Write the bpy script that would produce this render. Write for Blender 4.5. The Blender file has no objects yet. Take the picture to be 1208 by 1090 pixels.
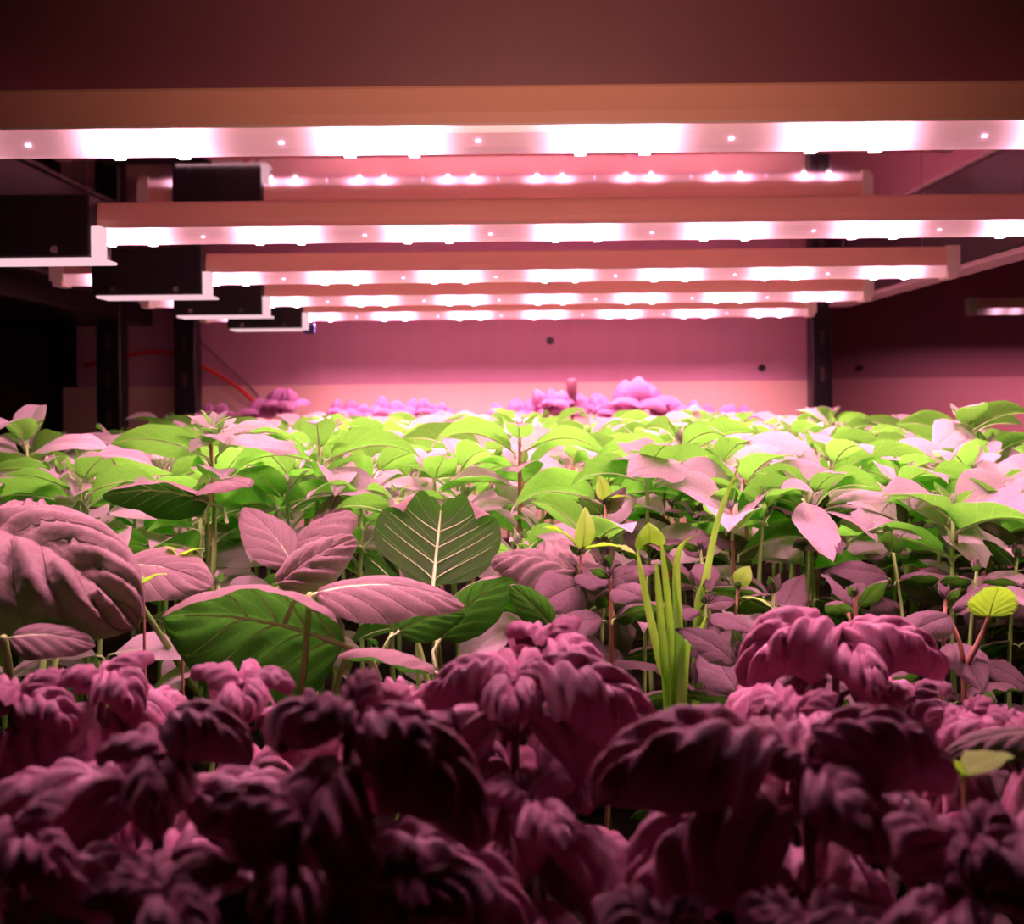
import bpy, math, random
import numpy as np
from mathutils import Vector, Matrix

# ------------------------------------------------------------------ camera, world, exposure
sc = bpy.context.scene
C = sc.collection
ZC = 1.36            # camera height
TRAY = 1.05          # growing surface
FPX = 1100.0
ROLL = math.radians(0.55)
cam_d = bpy.data.cameras.new('camera')
cam_d.sensor_width = 36.0
cam_d.lens = FPX / 1208 * 36
cam_d.shift_y = -75.0 / 1208
cam_d.clip_start = 0.02
cam_d.dof.use_dof = True
cam_d.dof.focus_distance = 0.72
cam_d.dof.aperture_fstop = 9.0
cam = bpy.data.objects.new('camera', cam_d)
C.objects.link(cam)
cam.matrix_world = (Matrix.Translation((0, 0, ZC)) @ Matrix.Rotation(math.radians(90), 4, 'X')
                    @ Matrix.Rotation(-ROLL, 4, 'Z'))
sc.camera = cam
w = bpy.data.worlds.new('world'); sc.world = w; w.use_nodes = True
w.node_tree.nodes['Background'].inputs[0].default_value = (0.30, 0.05, 0.09, 1)
w.node_tree.nodes['Background'].inputs[1].default_value = 0.02
sc.view_settings.view_transform = 'Standard'
sc.view_settings.look = 'None'
sc.view_settings.gamma = 1
sc.view_settings.exposure = 0.0
sc.view_settings.use_curve_mapping = False
sc.cycles.use_denoising = True
sc.cycles.max_bounces = 7
sc.cycles.diffuse_bounces = 4
sc.cycles.glossy_bounces = 4
sc.cycles.transmission_bounces = 5
sc.cycles.transparent_max_bounces = 8
sc.cycles.sample_clamp_indirect = 6

LAMP = (1.0, 0.43, 0.62)       # colour of the grow light
LENS_HOT, CHIP, GROUP_W = 5.0, 20.0, 0.72

def P(px, py, d):
    """the place at distance d seen at pixel px, py of the 1208x1090 photograph"""
    dx, dy = px - 603.0, 470.0 - py
    c, s = math.cos(ROLL), math.sin(ROLL)
    return Vector(((c * dx + s * dy) / FPX * d, d, ZC + (-s * dx + c * dy) / FPX * d))

# ------------------------------------------------------------------ mesh helpers
class MB:
    def __init__(s): s.v, s.f, s.m, s.uv = [], [], [], []
    def add(s, vs, fs, mi=0, uv=None):
        o = len(s.v)
        s.v += [tuple(p) for p in vs]
        s.f += [tuple(i + o for i in f) for f in fs]
        s.m += [mi] * len(fs)
        s.uv += list(uv) if uv is not None else [(0.5, 0.5)] * len(vs)
        return s
    def box(s, a, b, bev=0.0, mi=0):
        x0, y0, z0 = a; x1, y1, z1 = b
        if bev <= 0:
            vs = [(x0,y0,z0),(x1,y0,z0),(x1,y1,z0),(x0,y1,z0),(x0,y0,z1),(x1,y0,z1),(x1,y1,z1),(x0,y1,z1)]
            return s.add(vs, [(3,2,1,0),(4,5,6,7),(0,1,5,4),(1,2,6,5),(2,3,7,6),(3,0,4,7)], mi)
        vs = []
        for z, k in ((z0, bev), (z0 + bev, 0), (z1 - bev, 0), (z1, bev)):
            b_ = bev
            for (x, y) in ((x0+b_, y0), (x1-b_, y0), (x1, y0+b_), (x1, y1-b_), (x1-b_, y1), (x0+b_, y1), (x0, y1-b_), (x0, y0+b_)):
                cx = min(max(x, x0 + k), x1 - k); cy = min(max(y, y0 + k), y1 - k)
                vs.append((cx, cy, z))
        fs = [tuple(range(7, -1, -1)), tuple(range(24, 32))]
        for r in range(3):
            for i in range(8):
                j = (i + 1) % 8
                fs.append((r*8+i, r*8+j, r*8+8+j, r*8+8+i))
        return s.add(vs, fs, mi)
    def tube(s, pts, rad, n=8, mi=0, cap=True):
        pts = [Vector(p) for p in pts]
        if not hasattr(rad, '__len__'): rad = [rad] * len(pts)
        vs, fs = [], []
        up = Vector((0, 0, 1))
        t0 = (pts[1] - pts[0]).normalized()
        a = t0.cross(up) if abs(t0.z) < 0.9 else t0.cross(Vector((1, 0, 0)))
        a.normalize()
        for i, p in enumerate(pts):
            t = (pts[min(i+1, len(pts)-1)] - pts[max(i-1, 0)]).normalized()
            a = (a - t * a.dot(t)).normalized(); b = t.cross(a)
            for k in range(n):
                an = 2*math.pi*k/n
                vs.append(p + (a*math.cos(an) + b*math.sin(an)) * rad[i])
        for i in range(len(pts)-1):
            for k in range(n):
                k2 = (k+1) % n
                fs.append((i*n+k, i*n+k2, i*n+n+k2, i*n+n+k))
        if cap:
            fs.append(tuple(range(n-1, -1, -1))); e = (len(pts)-1)*n
            fs.append(tuple(range(e, e+n)))
        return s.add(vs, fs, mi)
    def prism_x(s, prof, x0, x1, mi=0, cap=True):
        n = len(prof)
        vs = [(x0, y, z) for y, z in prof] + [(x1, y, z) for y, z in prof]
        fs = [(i, (i+1) % n, n+(i+1) % n, n+i) for i in range(n)]
        if cap: fs += [tuple(range(n-1, -1, -1)), tuple(range(n, 2*n))]
        return s.add(vs, fs, mi)
    def mesh(s, name, mats, smooth=False):
        me = bpy.data.meshes.new(name)
        me.from_pydata(s.v, [], s.f)
        if not isinstance(mats, (list, tuple)): mats = [mats]
        for m in mats: me.materials.append(m)
        me.polygons.foreach_set('material_index', s.m)
        if smooth: me.polygons.foreach_set('use_smooth', [True]*len(s.f))
        uvl = me.uv_layers.new(name='UVMap')
        li = np.zeros(len(me.loops), dtype=np.int32)
        me.loops.foreach_get('vertex_index', li)
        uvl.data.foreach_set('uv', np.array(s.uv, dtype=np.float32)[li].ravel())
        me.update()
        return me

def link(name, me, parent=None):
    o = bpy.data.objects.new(name, me); C.objects.link(o)
    if parent: o.parent = parent
    return o
def tag(o, label, cat, group=None):
    o['label'] = label; o['category'] = cat
    if group: o['group'] = group
    return o
def thing(name, label, cat, loc=(0, 0, 0), group=None):
    o = bpy.data.objects.new(name, None); C.objects.link(o)
    o.location = loc; o.empty_display_size = 0.02
    return tag(o, label, cat, group)
def structure(name, me, parent=None):
    o = link(name, me, parent)
    if not parent: o['kind'] = 'structure'
    return o

# ------------------------------------------------------------------ materials
def mat(name):
    m = bpy.data.materials.new(name); m.use_nodes = True
    nt = m.node_tree; nt.nodes.clear()
    return m, nt, nt.nodes.new('ShaderNodeOutputMaterial')
def N(nt, t, **kw):
    n = nt.nodes.new(t)
    for k, v in kw.items(): setattr(n, k, v)
    return n
def math_(nt, op, a, b=None, c=None, clamp=False):
    n = N(nt, 'ShaderNodeMath', operation=op, use_clamp=clamp)
    for i, x in enumerate((a, b, c)):
        if x is None: continue
        if isinstance(x, (int, float)): n.inputs[i].default_value = x
        else: nt.links.new(x, n.inputs[i])
    return n.outputs[0]
def mixc(nt, f, a, b):
    n = N(nt, 'ShaderNodeMix', data_type='RGBA')
    if isinstance(f, (int, float)): n.inputs[0].default_value = f
    else: nt.links.new(f, n.inputs[0])
    for i, x in ((6, a), (7, b)):
        if isinstance(x, tuple): n.inputs[i].default_value = (*x, 1)
        else: nt.links.new(x, n.inputs[i])
    return n.outputs[2]
def simple(name, col, rough=0.5, metal=0.0, noise=0.12, scale=20.0, bump=0.0, stretch=(1, 1, 1)):
    m, nt, out = mat(name)
    b = N(nt, 'ShaderNodeBsdfPrincipled')
    tc = N(nt, 'ShaderNodeTexCoord'); mp = N(nt, 'ShaderNodeMapping')
    mp.inputs['Scale'].default_value = stretch
    nt.links.new(tc.outputs['Object'], mp.inputs[0])
    nz = N(nt, 'ShaderNodeTexNoise'); nz.inputs['Scale'].default_value = scale; nz.inputs['Detail'].default_value = 5
    nt.links.new(mp.outputs[0], nz.inputs[0])
    dark = tuple(c*(1-noise) for c in col); lite = tuple(min(1, c*(1+noise)) for c in col)
    nt.links.new(mixc(nt, nz.outputs[0], dark, lite), b.inputs['Base Color'])
    b.inputs['Roughness'].default_value = rough; b.inputs['Metallic'].default_value = metal
    if bump:
        bp = N(nt, 'ShaderNodeBump'); bp.inputs['Strength'].default_value = bump; bp.inputs['Distance'].default_value = 0.002
        nt.links.new(nz.outputs[0], bp.inputs['Height']); nt.links.new(bp.outputs[0], b.inputs['Normal'])
    nt.links.new(b.outputs[0], out.inputs[0])
    return m
def emit(name, col, strength):
    m, nt, out = mat(name)
    e = N(nt, 'ShaderNodeEmission'); e.inputs[0].default_value = (*col, 1); e.inputs[1].default_value = strength
    nt.links.new(e.outputs[0], out.inputs[0])
    return m

def leaf_mat(name, top, under, trans, vein_top, vein_under, nveins, slant, rough=0.45, tmix=0.42, bump=0.6, cell=220.0, var=0.18, gloss=0.4):
    """blade: upper face, under face, light coming through, darker or paler veins laid out along the leaf's own u, v"""
    m, nt, out = mat(name)
    uv = N(nt, 'ShaderNodeUVMap'); sp = N(nt, 'ShaderNodeSeparateXYZ'); nt.links.new(uv.outputs[0], sp.inputs[0])
    au = math_(nt, 'ABSOLUTE', math_(nt, 'SUBTRACT', math_(nt, 'MULTIPLY', sp.outputs[0], 2.0), 1.0))
    curve = math_(nt, 'MULTIPLY', math_(nt, 'POWER', au, 0.8), slant)
    t = math_(nt, 'MULTIPLY', math_(nt, 'SUBTRACT', sp.outputs[1], curve), float(nveins))
    fr = math_(nt, 'ABSOLUTE', math_(nt, 'SUBTRACT', math_(nt, 'FRACT', t), 0.5))      # 0.5 on a vein
    lat = math_(nt, 'MULTIPLY', math_(nt, 'SUBTRACT', fr, 0.455), 22.0, clamp=True)
    mid = math_(nt, 'SUBTRACT', 1.0, math_(nt, 'MULTIPLY', au, 24.0), clamp=True)
    vein = math_(nt, 'MAXIMUM', math_(nt, 'MULTIPLY', lat, math_(nt, 'SUBTRACT', 1.0, math_(nt, 'MULTIPLY', au, 0.55))), mid)
    tc = N(nt, 'ShaderNodeTexCoord')
    nz = N(nt, 'ShaderNodeTexNoise'); nz.inputs['Scale'].default_value = 45; nz.inputs['Detail'].default_value = 3
    nt.links.new(tc.outputs['Object'], nz.inputs[0])
    vo = N(nt, 'ShaderNodeTexVoronoi', feature='DISTANCE_TO_EDGE'); vo.inputs['Scale'].default_value = cell
    nt.links.new(tc.outputs['Object'], vo.inputs[0])
    ret = math_(nt, 'SUBTRACT', 1.0, math_(nt, 'MULTIPLY', vo.outputs['Distance'], 9.0), clamp=True)
    vt = math_(nt, 'MAXIMUM', vein, math_(nt, 'MULTIPLY', ret, 0.22))
    oi = N(nt, 'ShaderNodeObjectInfo')
    ov = math_(nt, 'ADD', math_(nt, 'MULTIPLY', oi.outputs['Random'], var*2), 1-var)
    nv = math_(nt, 'MULTIPLY', ov, math_(nt, 'ADD', math_(nt, 'MULTIPLY', nz.outputs[0], 0.5), 0.75))
    def shade(col):
        n = N(nt, 'ShaderNodeVectorMath', operation='SCALE'); n.inputs[0].default_value = col
        nt.links.new(nv, n.inputs['Scale']); return n.outputs[0]
    ctop = mixc(nt, math_(nt, 'MULTIPLY', vt, 0.55), shade(top), vein_top)
    cund = mixc(nt, math_(nt, 'MULTIPLY', vt, 0.8), shade(under), vein_under)
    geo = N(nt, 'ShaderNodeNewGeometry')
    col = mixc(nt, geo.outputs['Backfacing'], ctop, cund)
    b = N(nt, 'ShaderNodeBsdfPrincipled'); nt.links.new(col, b.inputs['Base Color'])
    b.inputs['Roughness'].default_value = rough; b.inputs['Specular IOR Level'].default_value = gloss
    tr = N(nt, 'ShaderNodeBsdfTranslucent')
    nt.links.new(mixc(nt, math_(nt, 'MULTIPLY', vt, 0.6), shade(trans), tuple(0.9*x + 0.1*y for x, y in zip(trans, vein_under))), tr.inputs[0])
    bp = N(nt, 'ShaderNodeBump'); bp.inputs['Strength'].default_value = bump; bp.inputs['Distance'].default_value = 0.0012
    h = math_(nt, 'SUBTRACT', math_(nt, 'MULTIPLY', nz.outputs[0], 0.4), vt)
    nt.links.new(h, bp.inputs['Height']); nt.links.new(bp.outputs[0], b.inputs['Normal'])
    mx = N(nt, 'ShaderNodeMixShader'); mx.inputs[0].default_value = tmix
    nt.links.new(b.outputs[0], mx.inputs[1]); nt.links.new(tr.outputs[0], mx.inputs[2])
    nt.links.new(mx.outputs[0], out.inputs[0])
    return m

M = {}
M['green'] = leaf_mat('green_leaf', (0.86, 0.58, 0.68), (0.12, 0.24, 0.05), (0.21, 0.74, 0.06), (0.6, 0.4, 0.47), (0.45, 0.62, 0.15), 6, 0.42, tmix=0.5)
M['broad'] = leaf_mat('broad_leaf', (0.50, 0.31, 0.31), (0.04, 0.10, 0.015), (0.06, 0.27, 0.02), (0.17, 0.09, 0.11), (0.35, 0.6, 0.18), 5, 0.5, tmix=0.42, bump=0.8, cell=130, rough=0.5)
M['mint'] = leaf_mat('crinkled_leaf', (0.36, 0.20, 0.24), (0.04, 0.09, 0.015), (0.08, 0.28, 0.02), (0.25, 0.12, 0.16), (0.3, 0.4, 0.15), 8, 0.45, tmix=0.35, bump=1.0, cell=260)
M['purple'] = leaf_mat('purple_leaf', (0.58, 0.17, 0.31), (0.08, 0.02, 0.03), (0.30, 0.02, 0.02), (0.34, 0.10, 0.19), (0.2, 0.04, 0.05), 5, 0.38, tmix=0.03, bump=0.9, cell=190, rough=0.40, gloss=1.0)
M['far_purple'] = leaf_mat('far_purple_leaf', (0.62, 0.26, 0.5), (0.35, 0.13, 0.27), (0.62, 0.22, 0.42), (0.4, 0.15, 0.3), (0.35, 0.1, 0.2), 6, 0.45, tmix=0.45, bump=0.5, cell=150)
M['lime'] = leaf_mat('lime_leaf', (0.42, 0.72, 0.12), (0.32, 0.62, 0.06), (0.38, 0.9, 0.04), (0.3, 0.5, 0.08), (0.5, 0.75, 0.2), 7, 0.45, tmix=0.5, cell=260, bump=0.5)
M['stem'] = simple('green_stem', (0.30, 0.50, 0.12), 0.5, noise=0.25, scale=60)
M['redstem'] = simple('red_stem', (0.42, 0.20, 0.12), 0.5, noise=0.35, scale=50)
M['pstem'] = simple('purple_stem', (0.16, 0.05, 0.07), 0.5, noise=0.25, scale=50)
M['rib'] = simple('pale_rib', (0.62, 0.80, 0.36), 0.5, noise=0.15, scale=60)

M['black'] = simple('black_powder_coat', (0.016, 0.012, 0.014), 0.35, noise=0.2, scale=90)
M['bracket'] = simple('black_plastic', (0.012, 0.009, 0.010), 0.45, noise=0.2, scale=90)
M['chrome'] = simple('screw_steel', (0.5, 0.45, 0.45), 0.25, metal=1.0, noise=0.05)
M['housing'] = simple('lamp_housing', (0.95, 0.52, 0.38), 0.45, noise=0.03, scale=30, stretch=(0.2, 1, 1))
M['cap'] = simple('lamp_end_cap', (0.85, 0.72, 0.62), 0.4, noise=0.03)
M['beam'] = simple('beam_paint', (0.19, 0.065, 0.085), 0.4, noise=0.06, scale=12, stretch=(3, 1, 0.2))
M['mirror'] = simple('polished_sheet', (0.66, 0.50, 0.56), 0.05, metal=1.0, noise=0.05, scale=3)
M['wallup'] = simple('wall_sheet', (0.62, 0.29, 0.40), 0.45, noise=0.08, scale=6, stretch=(6, 1, 0.3))  # darker tone above the lamp beam's cutoff, painted in
M['walllit'] = simple('wall_sheet_lit', (0.95, 0.60, 0.50), 0.5, noise=0.05, scale=6, stretch=(4, 1, 0.5))  # lamp beam on the lower back wall, painted as a paler tone
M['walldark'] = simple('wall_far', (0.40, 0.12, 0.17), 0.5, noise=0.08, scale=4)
M['wallfarlit'] = simple('wall_far_lit', (0.70, 0.28, 0.30), 0.5, noise=0.08, scale=4)  # lit lower part of the far wall, painted paler
M['maroon'] = simple('side_panel', (0.10, 0.035, 0.045), 0.5, noise=0.15, scale=8, stretch=(6, 6, 0.3))
M['floor'] = simple('concrete', (0.22, 0.20, 0.20), 0.6, noise=0.2, scale=5, bump=0.3)
M['soil'] = simple('peat', (0.010, 0.007, 0.006), 0.9, noise=0.5, scale=120, bump=1.0)
M['soil'].node_tree.nodes['Principled BSDF'].inputs['Specular IOR Level'].default_value = 0.0
M['tray'] = simple('tray_plastic', (0.05, 0.05, 0.05), 0.4)
M['redwire'] = simple('red_wire', (0.75, 0.03, 0.02), 0.4, noise=0.05)
M['bluewire'] = simple('dark_blue_plastic', (0.02, 0.02, 0.08), 0.4, noise=0.05)
M['raillit'] = simple('rail_edge_lit', (0.55, 0.42, 0.42), 0.4, noise=0.1)  # light on the right rail's bottom edge, painted as a paler colour
M['greywire'] = simple('grey_wire', (0.30, 0.16, 0.16), 0.5, noise=0.05)
M['side_slot'] = simple('slot_dark', (0.07, 0.04, 0.045), 0.5)
M['glow'] = emit('backlit_lip', (1.0, 0.60, 0.68), 1.0)  # lip is no lamp; emission stands in for light from the tube
M['chip'] = emit('led_chip', (1.0, 0.78, 0.85), CHIP)
M['pinkchip'] = emit('pink_led_chip', (1.0, 0.45, 0.8), 6.0)

def lens_material(name, base, hot):
    """milky cover lit from inside by pairs of chips every 15 cm"""
    m, nt, out = mat(name)
    tc = N(nt, 'ShaderNodeTexCoord'); sp = N(nt, 'ShaderNodeSeparateXYZ'); nt.links.new(tc.outputs['Object'], sp.inputs[0])
    def spot(off, width):
        t = math_(nt, 'SUBTRACT', math_(nt, 'DIVIDE', sp.outputs[0], 0.15), off)
        f = math_(nt, 'SUBTRACT', math_(nt, 'FRACT', t), 0.5)
        g = math_(nt, 'MULTIPLY', math_(nt, 'MULTIPLY', f, f), -1.0/(width*width))
        return math_(nt, 'EXPONENT', g)
    # groups centred at (k+0.5)*0.15
    s = math_(nt, 'ADD', spot(-0.15, 0.12), spot(0.15, 0.12))
    b = N(nt, 'ShaderNodeBsdfPrincipled'); b.inputs['Base Color'].default_value = (0.9, 0.75, 0.78, 1); b.inputs['Roughness'].default_value = 0.15
    e1 = N(nt, 'ShaderNodeEmission'); e1.inputs[0].default_value = (1.0, 0.40, 0.46, 1); e1.inputs[1].default_value = base
    e2 = N(nt, 'ShaderNodeEmission'); e2.inputs[0].default_value = (*LAMP, 1)
    nt.links.new(math_(nt, 'MULTIPLY', s, hot), e2.inputs[1])
    a1 = N(nt, 'ShaderNodeAddShader'); a2 = N(nt, 'ShaderNodeAddShader')
    nt.links.new(e1.outputs[0], a1.inputs[0]); nt.links.new(e2.outputs[0], a1.inputs[1])
    nt.links.new(a1.outputs[0], a2.inputs[0]); nt.links.new(b.outputs[0], a2.inputs[1])
    nt.links.new(a2.outputs[0], out.inputs[0])
    return m
M['lens'] = lens_material('lamp_lens', 0.42, LENS_HOT)
M['lensdim'] = lens_material('lamp_lens_distant', 0.03, 1.6)

# ------------------------------------------------------------------ room
def boxmesh(name, a, b, m, bev=0.0): return MB().box(a, b, bev).mesh(name, m)
structure('floor', boxmesh('floor', (-3, -1.6, -0.06), (3, 3.0, 0), M['floor']))
structure('ceiling', boxmesh('ceiling', (-3, -1.6, 2.6), (3, 3.0, 2.66), M['walldark']))
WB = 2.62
light_cutoff = ZC + 0.018 * WB  # upper edge of the lit band painted on the far wall
structure('wall_back', boxmesh('wall_back', (-3, WB, light_cutoff), (3, WB+0.08, 2.6), M['walldark']))
tr = structure('lit_wall_band_1', boxmesh('lit_wall_low', (-3, WB-0.004, 0.0), (3, WB+0.08, light_cutoff), M['wallfarlit']))  # lower wall with the lamp light put into its colour
structure('wall_left', boxmesh('wall_left', (-3.06, -1.6, 0), (-3, 3.0, 2.6), M['maroon']))
structure('wall_right', boxmesh('wall_right', (3, -1.6, 0), (3.06, 3.0, 2.6), M['walldark']))
structure('wall_front', boxmesh('wall_front', (-3, -1.66, 0), (3, -1.6, 2.6), M['maroon']))

# ------------------------------------------------------------------ grow rack
RX = 0.68; PB = 2.02
rack = thing('growing_rack', 'black steel shelving rack around the plants with a polished sheet above the lamps', 'rack', (0, 1.1, 0))
def part(name, mb, m, parent, smooth=False, org=(0, 1.1, 0)):
    me = mb.mesh(name, m, smooth)
    me.transform(Matrix.Translation(-Vector(org)))
    return link(name, me, parent)
def post(x, y, wd=0.042, dp=0.042, top=2.3, parent=None, org=(0, 1.1, 0)):
    mb = MB().box((x-wd/2, y-dp/2, 0), (x+wd/2, y+dp/2, top), 0.003)
    o = part('post', mb, M['black'], parent, org=org)
    sl = MB().box((-0.004, -0.0015, 0), (0.004, 0.001, 0.03)).mesh('slot', M['side_slot'])
    for k in range(9):
        q = link('slot', sl, o); q.location = Vector((x, y-dp/2, 1.31 + 0.08*k)) - Vector(org)
    return o
pr = P(966, 470, PB); pl = P(221, 470, PB)
post(pr.x, PB, parent=rack); post(pl.x, PB, 0.047, parent=rack)
post(-RX-0.06, -0.05, parent=rack); post(RX+0.06, -0.05, parent=rack)
ZT = ZC + 0.267
for sx in (-1, 1):
    x0 = sx*RX; x1 = sx*(RX+0.04)
    part('side_rail', MB().box((min(x0, x1), -0.05, ZC+0.196), (max(x0, x1), PB-0.02, ZT+0.02), 0.003), M['black'], rack)
    part('rail_lip', MB().box((min(x0, x1)-0.002, -0.04, ZC+0.188), (max(x0, x1)+0.002, PB-0.03, ZC+0.1955), 0.001), M['raillit' if sx > 0 else 'black'], rack)
    part('lower_rail', MB().box((min(x0, x1), -0.05, TRAY-0.10), (max(x0, x1), PB-0.02, TRAY-0.05), 0.003), M['black'], rack)
part('top_sheet', MB().box((-RX, 0.70, ZT), (RX, PB+0.05, ZT+0.012), 0), M['mirror'], rack)
part('front_beam', MB().box((-RX, 0.66, ZC+0.213), (RX, 0.70, ZC+0.36), 0.004), M['beam'], rack)
part('cross_rail', MB().box((-RX, -0.05, TRAY-0.10), (RX, -0.01, TRAY-0.05), 0.003), M['black'], rack)
part('cross_rail', MB().box((-RX, PB-0.02, TRAY-0.10), (RX, PB+0.02, TRAY-0.05), 0.003), M['black'], rack)
part('shelf_deck', MB().box((-RX, -0.02, TRAY-0.05), (RX, PB, TRAY-0.042), 0), M['tray'], rack)
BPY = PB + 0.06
light_cutoff2 = ZC + 0.0165 * BPY  # height where the painted lamp light ends on the back sheet
part('back_sheet', MB().box((P(74, 470, BPY).x, BPY, light_cutoff2), (pr.x+0.02, BPY+0.006, ZT+0.02), 0), M['wallup'], rack)
part('lit_back_sheet', MB().box((P(74, 470, BPY).x, BPY-0.003, TRAY-0.05), (pr.x+0.02, BPY+0.006, light_cutoff2), 0), M['walllit'], rack)  # lower back sheet, lamp light put into its colour
for px, py in ((898, 434), (648, 402)):
    p = P(px, py, BPY-0.004)
    part('bolt', MB().tube([p, p + Vector((0, 0.004, 0))], 0.0085, 10), M['black'], rack)
part('bolt', MB().tube([P(1014, 434, WB-0.01), P(1014, 434, WB)], 0.008, 10), M['maroon'], rack)

# neighbouring rack on the left
nr = thing('neighbouring_rack', 'dark posts and shelf edge of the next rack, left of the lit one', 'rack', (-1.1, 2.0, 0))
for px, d, wd in ((132, 1.92, 0.05), (84, 2.10, 0.048)):
    p = P(px, 470, d); post(p.x, d, wd, parent=nr, org=(-1.1, 2.0, 0))
part('side_panel', MB().box((-1.9, 2.18, 0.9), (P(72, 470, 2.18).x, 2.2, 1.85), 0), M['maroon'], nr, org=(-1.1, 2.0, 0))
part('shelf_edge', MB().box((-1.9, 1.30, ZC+0.17), (-0.80, 2.16, ZC+0.42), 0.003), M['black'], nr, org=(-1.1, 2.0, 0))
part('deck', MB().box((-1.9, 1.3, TRAY-0.1), (-0.80, 2.16, TRAY-0.05), 0.003), M['black'], nr, org=(-1.1, 2.0, 0))

# wires
def wire(name, pts, r, m, label):
    P_ = [Vector(p) for p in pts]; out = []
    for i in range(len(P_)-1):
        a, b = P_[max(i-1, 0)], P_[i]; c, d = P_[i+1], P_[min(i+2, len(P_)-1)]
        for k in range(8):
            t = k/8
            out.append(0.5*((2*b)+(c-a)*t+(2*a-5*b+4*c-d)*t*t+(3*b-a-3*c+d)*t**3))
    out.append(P_[-1])
    return tag(link(name, MB().tube(out, r, 8).mesh(name, m, True)), label, 'wire')
wire('power_wire', [P(100, 432, 2.04), P(150, 419, 2.045), P(185, 415, 2.05), P(212, 420, 2.05), P(245, 436, 2.05), P(275, 454, 2.045), P(300, 476, 2.03), P(320, 505, 2.01), P(330, 540, 2.0)],
     0.0042, M['redwire'], 'red wire drooping across behind the left back post of the rack')
wire('signal_wire', [P(232, 398, 2.06), P(258, 424, 2.06), P(290, 452, 2.06), P(310, 478, 2.05), P(330, 520, 2.03)], 0.003, M['greywire'],
     'thin dull wire slanting down just above the red one')
wire('supply_wire', [P(268, 176, 1.38), P(288, 180, 1.38), P(303, 194, 1.40), P(309, 206, 1.42)], 0.0016, M['redwire'],
     'short red wire curling down under the sheet behind the nearest lamp')

# ------------------------------------------------------------------ lamps
def make_lamp(name, label, d, xc=-0.008, lens='lens', bracket=True, group=None, zb=ZC+0.159, mount=True, power=1.0, spread=140):
    t = thing(name, label, 'lamp', (xc, d+0.012, zb), group)
    hb, hh, lh = 0.0155, 0.026, 0.0155
    h = MB().prism_x([(-0.0125, lh), (0.0125, lh), (0.0125, lh+0.008), (0.0105, lh+hh-0.002), (0.009, lh+hh), (-0.009, lh+hh), (-0.0105, lh+hh-0.002), (-0.0125, lh+0.008)][::-1], -0.6, 0.6)
    link('housing', h.mesh('housing', M['housing']), t)
    prof = []
    for k in range(11):
        a = math.pi + math.pi*k/10
        prof.append((0.0115*math.cos(a), lh + lh*math.sin(a)))
    l = MB().prism_x(prof[::-1], -0.598, 0.598)
    link('lens', l.mesh('lens', M[lens], False), t)
    link('lens_seam', MB().box((-0.598, -0.0133, lh-0.0006), (0.598, -0.0124, lh+0.0008)).mesh('lens_seam', M['cap']), t)
    chip = MB().box((-0.0035, -0.0035, -0.0012), (0.0035, 0.0035, 0.0004)).mesh('led_chip', M['chip'])
    pink = MB().box((-0.0015, -0.0015, -0.001), (0.0015, 0.0015, 0.0004)).mesh('pink_led', M['pinkchip'])
    for g in range(8):
        if True:
            c = (g-3.5)*0.15
            for s in (-1, 1) if lens == 'lens' else ():
                o = link('led', chip, t); o.location = (c+s*0.021, 0, 0.0004)
            L = bpy.data.lights.new('led_light', 'AREA'); L.shape = 'RECTANGLE'; L.size = 0.07; L.size_y = 0.012
            L.energy = GROUP_W * power; L.color = LAMP; L.spread = math.radians(spread)
            lo = bpy.data.objects.new('led_light', L); C.objects.link(lo); lo.parent = t; lo.location = (c, 0, -0.0008)
            if g < 7 and lens == 'lens':
                o = link('pink_led', pink, t); o.location = (c+0.075+0.012*(g % 3 - 1), -0.0088, 0.0062)
    for s in (-1, 1):
        c = MB().prism_x([(-0.014, 0.006), (0.014, 0.006), (0.014, lh+hh+0.001), (-0.014, lh+hh+0.001)][::-1], 0.598 if s > 0 else -0.616, 0.616 if s > 0 else -0.598)
        c.prism_x([(-0.0132, -0.0012), (0.0132, -0.0012), (0.0138, 0.006), (-0.0138, 0.006)][::-1], 0.599 if s > 0 else -0.612, 0.612 if s > 0 else -0.599)
        link('end_cap', c.mesh('end_cap', M['cap']), t)
    if mount:
        for s in (-1, 1):
            link('suspension_wire', MB().tube([(s*0.57, 0, lh+hh), (s*0.57, 0, ZT-zb)], 0.0006, 6).mesh('suspension_wire', M['greywire']), t)
    if bracket:
        a, b = -0.552, -0.405
        box = MB().box((a, -0.030, -0.016), (b, 0.022, lh+hh+0.004), 0.0015)
        br = link('power_box', box.mesh('power_box', M['bracket']), t)
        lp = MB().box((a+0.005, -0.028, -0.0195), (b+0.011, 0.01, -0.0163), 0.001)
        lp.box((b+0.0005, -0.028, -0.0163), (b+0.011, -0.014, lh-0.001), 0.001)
        link('backlit_lip', lp.mesh('backlit_lip', M['glow']), br)
        for x in (a+0.03, b-0.033):
            link('screw', MB().tube([(x, -0.033, -0.009), (x, -0.029, -0.009)], 0.0042, 10).mesh('screw', M['chrome']), br)
    return t
D = [0.594, 0.932, 1.262, 1.562, 1.856]
names = ['nearest pink grow lamp, running the full width above the foreground basil',
         'second pink grow lamp from the front, black power box cut by the left edge',
         'third pink grow lamp from the front, both of its ends in view',
         'fourth pink grow lamp from the front, between the third and the rearmost',
         'rearmost and smallest-looking pink grow lamp of the lit rack']
for i, (d, nme) in enumerate(zip(D, names)):
    make_lamp('grow_lamp', nme, d, power=1.1 if i == 0 else 1.5, spread=120 if i == 0 else 140)
make_lamp('grow_lamp', 'dim distant grow lamp beyond the right back post', 2.3, xc=P(1143, 365, 2.3).x+0.616, lens='lensdim', bracket=False, zb=P(1150, 371, 2.3).z, mount=False, power=1.0, spread=160)
q = P(364, 389, 1.86)
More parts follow.
